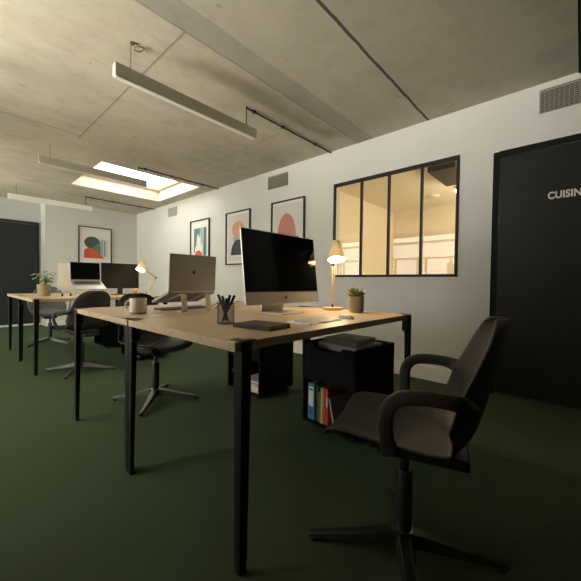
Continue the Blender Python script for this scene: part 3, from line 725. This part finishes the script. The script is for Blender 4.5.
# ------------------------------------------------------------------ desk lamps
def desk_lamp(lab, loc, pts, head_dir, shade_r, bulbmat, base_mat, arm_mat, shade_mat):
    """pts: base top, elbow, head pivot (local). head_dir: direction the shade opens to"""
    t = thing('desk_lamp', lab, 'lamp', loc, 0, 'lit desk lamps')
    MB().lathe([(0, 0), (.068, 0), (.070, .003), (.070, .016), (.067, .019), (0, .019)], n=36).make('base', base_mat, t, smooth=40)
    b0, e, h = [Vector(p) for p in pts]; off = Vector((.0, .008, 0))
    MB().cyl((b0.x, b0.y, .019), tuple(b0 + Vector((0, 0, .012))), .009, n=14).make('socket', 'chairmetal', t, smooth=40)
    m = MB(); m.cyl(tuple(b0 + off), tuple(e + off), .0045, n=10); m.cyl(tuple(b0 - off), tuple(e - off), .0045, n=10); m.make('lower_arm', arm_mat, t, smooth=40)
    m = MB(); m.cyl(tuple(e + off), tuple(h + off), .0045, n=10); m.cyl(tuple(e - off), tuple(h - off), .0045, n=10); m.make('upper_arm', arm_mat, t, smooth=40)
    for p in (e, h): MB().cyl(tuple(p - off * 2), tuple(p + off * 2), .011, n=14).make('joint', 'chairmetal', t, smooth=40)
    sh = MB(); q = shade_r / .062
    pr = [(.0, .108), (.024, .108), (.031, .100), (.032, .062), (.036, .048), (.050, .015), (.060, -.030), (.062, -.045), (.0605, -.045), (.058, -.030), (.048, .014), (.030, .048), (.0, .052)]
    sh.lathe([(r * q, z * q) for r, z in pr], n=36)
    dq = Vector((0, 0, -1)).rotation_difference(Vector(head_dir)); so = sh.make('shade', shade_mat, t, smooth=35)
    so.location = h; so.rotation_mode = 'QUATERNION'; so.rotation_quaternion = dq; so.scale = (1, 1, .90)
    MB().ball((0, 0, -.012 * q), .026 * q).make('bulb', bulbmat, so, smooth=60)
    return t
desk_lamp('cream lit desk lamp on the nearest desk, between computer and succulent', (1.855, 1.285, DH), ((0, 0, .03), (.018, .012, .320), (.012, -.016, .388)), (-.22, -.20, -1), .062, 'bulb', 'birch', 'birch', 'shade')
desk_lamp('small cream lit desk lamp with a bent arm on the far desk', (1.875, 4.30, DH), ((0, 0, .03), (.125, .0, .235), (-.070, .0, .365)), (-.45, -.25, -1), .060, 'bulbfar', 'cream', 'birch', 'shade')

# ------------------------------------------------------------------ small things on the desks
t_ = thing('potted_succulent', 'spiky green succulent in a small beige clay pot on the nearest desk', 'plant', (1.835, 1.085, DH))
MB().lathe([(0, 0), (.043, 0), (.047, .004), (.051, .100), (.050, .103), (.046, .103), (.044, .085), (0, .085)], n=36).make('pot', 'pot', t_, smooth=40)
MB().lathe([(0, .086), (.0445, .086), (0, .090)], n=24).make('soil', 'soil', t_)
m = MB()
for ring, (cnt, tilt, L) in enumerate(((12, 74, .072), (11, 54, .076), (9, 32, .070), (5, 12, .058))):
    for i in range(cnt):
        a = 2 * PI * (i + .37 * ring) / cnt + random.uniform(-.1, .1); tl = R(tilt + random.uniform(-6, 6))
        d = Vector((math.cos(a) * math.sin(tl), math.sin(a) * math.sin(tl), math.cos(tl))); sd = Vector((-math.sin(a), math.cos(a), 0)); nr = d.cross(sd)
        p0 = Vector((0, 0, .093)); st = [(0, .005, .004), (.35, .0115, .006), (.7, .0085, .005), (1, .0006, .0006)]
        vs = []
        for f, w_, h_ in st:
            c_ = p0 + d * L * f + Vector((0, 0, .012 * f * f * math.sin(tl)))
            vs += [tuple(c_ - sd * w_), tuple(c_ + nr * h_), tuple(c_ + sd * w_), tuple(c_ - nr * h_)]
        m.add(vs, [(k * 4 + j, k * 4 + (j + 1) % 4, k * 4 + 4 + (j + 1) % 4, k * 4 + 4 + j) for k in range(3) for j in range(4)])
m.make('leaves', 'succ', t_, smooth=50)

t_ = thing('potted_plant', 'leafy green plant in an ochre pot on the left end of the far desks', 'plant', (.825, 4.60, DH)); t_.scale = (.9, .9, .95)
MB().lathe([(0, 0), (.058, 0), (.066, .006), (.073, .135), (.071, .14), (.066, .14), (.064, .12), (0, .12)], n=36).make('pot', 'potgold', t_, smooth=40)
MB().lathe([(0, .121), (.0645, .121), (0, .128)], n=24).make('soil', 'soil', t_)
m = MB(); stx = MB()
for i in range(46):
    a = random.uniform(0, 2 * PI); reach = random.uniform(.015, .085); hgt = random.uniform(.03, .155) * (1.15 - reach * 2)
    tip = Vector((math.cos(a) * reach, math.sin(a) * reach, .14 + hgt))
    stx.tube(spline([(math.cos(a) * .015, math.sin(a) * .015, .122), (tip.x * .5, tip.y * .5, .14 + hgt * .8), tuple(tip)], 3), .0016, 5)
    L = random.uniform(.050, .072); wd = L * .27; dr = Vector((math.cos(a + random.uniform(-.6, .6)), math.sin(a + random.uniform(-.6, .6)), random.uniform(-.45, .45))).normalized()
    sd = dr.cross(Vector((0, 0, 1))).normalized(); up = sd.cross(dr); vs = []
    for f, w_ in ((0, .1), (.2, .7), (.45, 1), (.7, .75), (.9, .3), (1, .02)):
        c_ = tip + dr * L * f - Vector((0, 0, .02 * f * f)); vs += [tuple(c_ - sd * wd * w_ + up * .004 * w_), tuple(c_), tuple(c_ + sd * wd * w_ + up * .004 * w_)]
    m.add(vs, [(k * 3 + j, k * 3 + j + 1, k * 3 + 4 + j, k * 3 + 3 + j) for k in range(5) for j in range(2)], 0 if random.random() < .68 else 1)
m.make('foliage', ['leaf', 'leafpale'], t_, smooth=60); stx.make('stems', 'leaf', t_)

t_ = thing('mug', 'beige stoneware mug with a bare clay foot on the laptop desk', 'mug', (.757, 1.842, DH))
MB().lathe([(0, .012), (.0, .012), (.0445, .012), (.0445, .086), (.0435, .088), (.041, .086), (.041, .016), (0, .016)], n=36).make('body', 'mug', t_, smooth=40)
MB().lathe([(0, 0), (.041, 0), (.0445, .004), (.0445, .012), (0, .012)], n=36).make('foot', 'mugfoot', t_, smooth=40)
hd = Vector((-.672, .74, 0)); MB().tube([tuple(hd * (.043 + .030 * math.sin(a)) + Vector((0, 0, .050 + .026 * math.cos(a)))) for a in [PI * i / 14 for i in range(15)]], .0055, 10).make('handle', 'mug', t_, smooth=60)

PX, PY = .865, 1.174
t_ = thing('pencil_cup', 'black wire mesh pencil cup on the nearest desk', 'pencil cup', (PX, PY, DH)); m = MB(); rr = .037; hh_ = .092
for i in range(34):
    a = 2 * PI * i / 34
    for s_ in (-1, 1):
        m.tube([(rr * math.cos(a + s_ * f * .9), rr * math.sin(a + s_ * f * .9), .002 + f * (hh_ - .004)) for f in (0, .25, .5, .75, 1)], .00045, 4)
m.make('wire_mesh', 'wire', t_)
MB().lathe([(rr - .001, hh_ - .003), (rr + .0018, hh_ - .003), (rr + .0018, hh_), (rr - .001, hh_), (rr - .001, hh_ - .003)], n=36).make('rim', 'wire', t_, smooth=40); MB().lathe([(0, 0), (rr + .001, 0), (rr + .001, .004), (0, .004)], n=36).make('base', 'wire', t_, smooth=40)
plabs = ['black pen leaning to the far left of the pencil cup', 'black pen second from the left in the pencil cup', 'black pen in the middle of the pencil cup', 'black marker standing tallest in the pencil cup', 'black pen leaning to the far right of the pencil cup']
lv, fv = Vector((.672, -.74, 0)), Vector((.74, .672, 0))
for i, (b_, tp, h_) in enumerate(((.014, -.036, .128), (.010, -.020, .122), (-.006, .004, .112), (-.012, .017, .128), (-.018, .036, .126))):
    p0 = Vector((PX, PY, DH + .006)) + lv * b_ + fv * (.016 * ((i % 3) - 1)); p1 = Vector((PX, PY, DH + h_)) + lv * tp + fv * (.012 * ((i + 1) % 3 - 1)); d = (p1 - p0)
    o = thing('pen', plabs[i], 'pen', tuple(p0), 0, 'pens in the pencil cup'); o.rotation_mode = 'QUATERNION'; o.rotation_quaternion = Vector((0, 0, 1)).rotation_difference(d); L = d.length
    MB().cyl((0, 0, .012), (0, 0, L * .62), .0045, n=12).cyl((0, 0, 0), (0, 0, .012), .001, .0045, n=12).make('barrel', 'blackplastic', o, smooth=40)
    MB().cyl((0, 0, L * .62), (0, 0, L), .0056, n=12).box((.004, -.0015, L * .66), (.0075, .0015, L * .98)).make('cap', 'blackplastic', o, smooth=40)
t_ = book('notebook', 'dark grey closed notebook with an elastic band near the desk corner', (.897, .970, DH), R(8), .142, .192, .017, 'notebook', 'notebook')
MB().box((.052, -.097, .0005), (.057, .097, .0178)).make('elastic_band', 'blackplastic', t_)
tag(MB().box((-.06, -.045, 0), (.06, .045, .022)).make('paper_stack', 'paper', bevel=.001, loc=(1.52, 2.02, DH), rot=(0, 0, R(8))), 'small stack of white paper on the laptop desk behind the pencil cup', 'paper')
tag(MB().tube(spline([(1.26, 1.83, DH + .004), (1.33, 1.86, DH + .045), (1.36, 1.92, DH + .055), (1.37, 1.99, DH + .02), (1.38, 2.05, DH + .003)]), .0028, 8).make('charging_cable', 'cable', smooth=60), 'grey charging cable curling beside the right of the laptop stand', 'cable')
tag(MB().tube(spline([(.70, 1.60, .700), (.668, 1.64, .655), (.66, 1.73, .58), (.70, 1.78, .54), (.78, 1.76, .56), (.86, 1.70, .63), (.90, 1.66, .700)]), .0035, 8).make('hanging_cable', 'cable', smooth=60), 'grey cable hanging in a loop below the seam of the two near desks', 'cable')
# far desk small things
t_ = thing('jar', 'small amber jar beside the black monitor on the far desk', 'jar', (1.79, 4.47, DH))
MB().lathe([(0, 0), (.026, 0), (.028, .004), (.028, .060), (.022, .070), (0, .070)], n=24).make('body', 'amber', t_, smooth=40); MB().cyl((0, 0, .070), (0, 0, .085), .020, n=20).make('lid', 'birch', t_, smooth=40)
t_ = thing('headphones', 'dark headphones lying on the far desk in front of the white computer', 'headphones', (.985, 4.33, DH)); t_.scale = (.62, .62, .62)
MB().tube([(.065 * math.cos(a), .012, .030 + .055 * math.sin(a)) for a in [PI * i / 14 for i in range(15)]], .005, 8).make('headband', 'blackplastic', t_, smooth=60)
for x in (-.065, .065): MB().lathe([(0, -.013), (.026, -.013), (.030, -.006), (.030, .008), (0, .013)], n=20).make('ear_cup', 'blackplastic', t_, smooth=40, loc=(x, .012, .030), rot=(0, PI / 2, 0))
tag(MB().box((-.09, -.055, 0), (.09, .055, .035)).make('white_box', 'aluwhite', bevel=.003, loc=(1.22, 4.22, DH), rot=(0, 0, R(-5))), 'flat white box in front of the laptop on the far desk', 'box')
tag(MB().box((-.105, -.148, 0), (.105, .148, .004)).make('paper_sheets', 'paper', loc=(1.02, 4.09, DH), rot=(0, 0, R(12))), 'loose white sheets on the far desk near its left end', 'paper')

# ------------------------------------------------------------------ world, camera
wd = bpy.data.worlds.new('World'); S.world = wd; wd.use_nodes = True
wd.node_tree.nodes['Background'].inputs[0].default_value = (.75, .85, 1, 1); wd.node_tree.nodes['Background'].inputs[1].default_value = .6
cam = bpy.data.cameras.new('Camera'); co = bpy.data.objects.new('Camera', cam); COL.objects.link(co)
cam.sensor_width = 36; cam.lens = 36 * 320.348 / 581; cam.clip_start = .02
rt, up, fw_ = Vector((.67245359, -.74004476, .01182892)), Vector((.00952972, .02463782, .99965102)), Vector((.74007794, .67210619, -.02362021))
mt = Matrix((rt, up, -fw_)).transposed().to_4x4(); mt.translation = Vector((0, 0, .924365)); co.matrix_world = mt
S.camera = co
S.view_settings.view_transform = 'Standard'; S.view_settings.look = 'None'; S.view_settings.gamma = 1; S.view_settings.use_curve_mapping = False
S.view_settings.exposure = .38
S.cycles.use_denoising = True
S.cycles.max_bounces = 10; S.cycles.diffuse_bounces = 6; S.cycles.transparent_max_bounces = 16
S.cycles.sample_clamp_indirect = 6
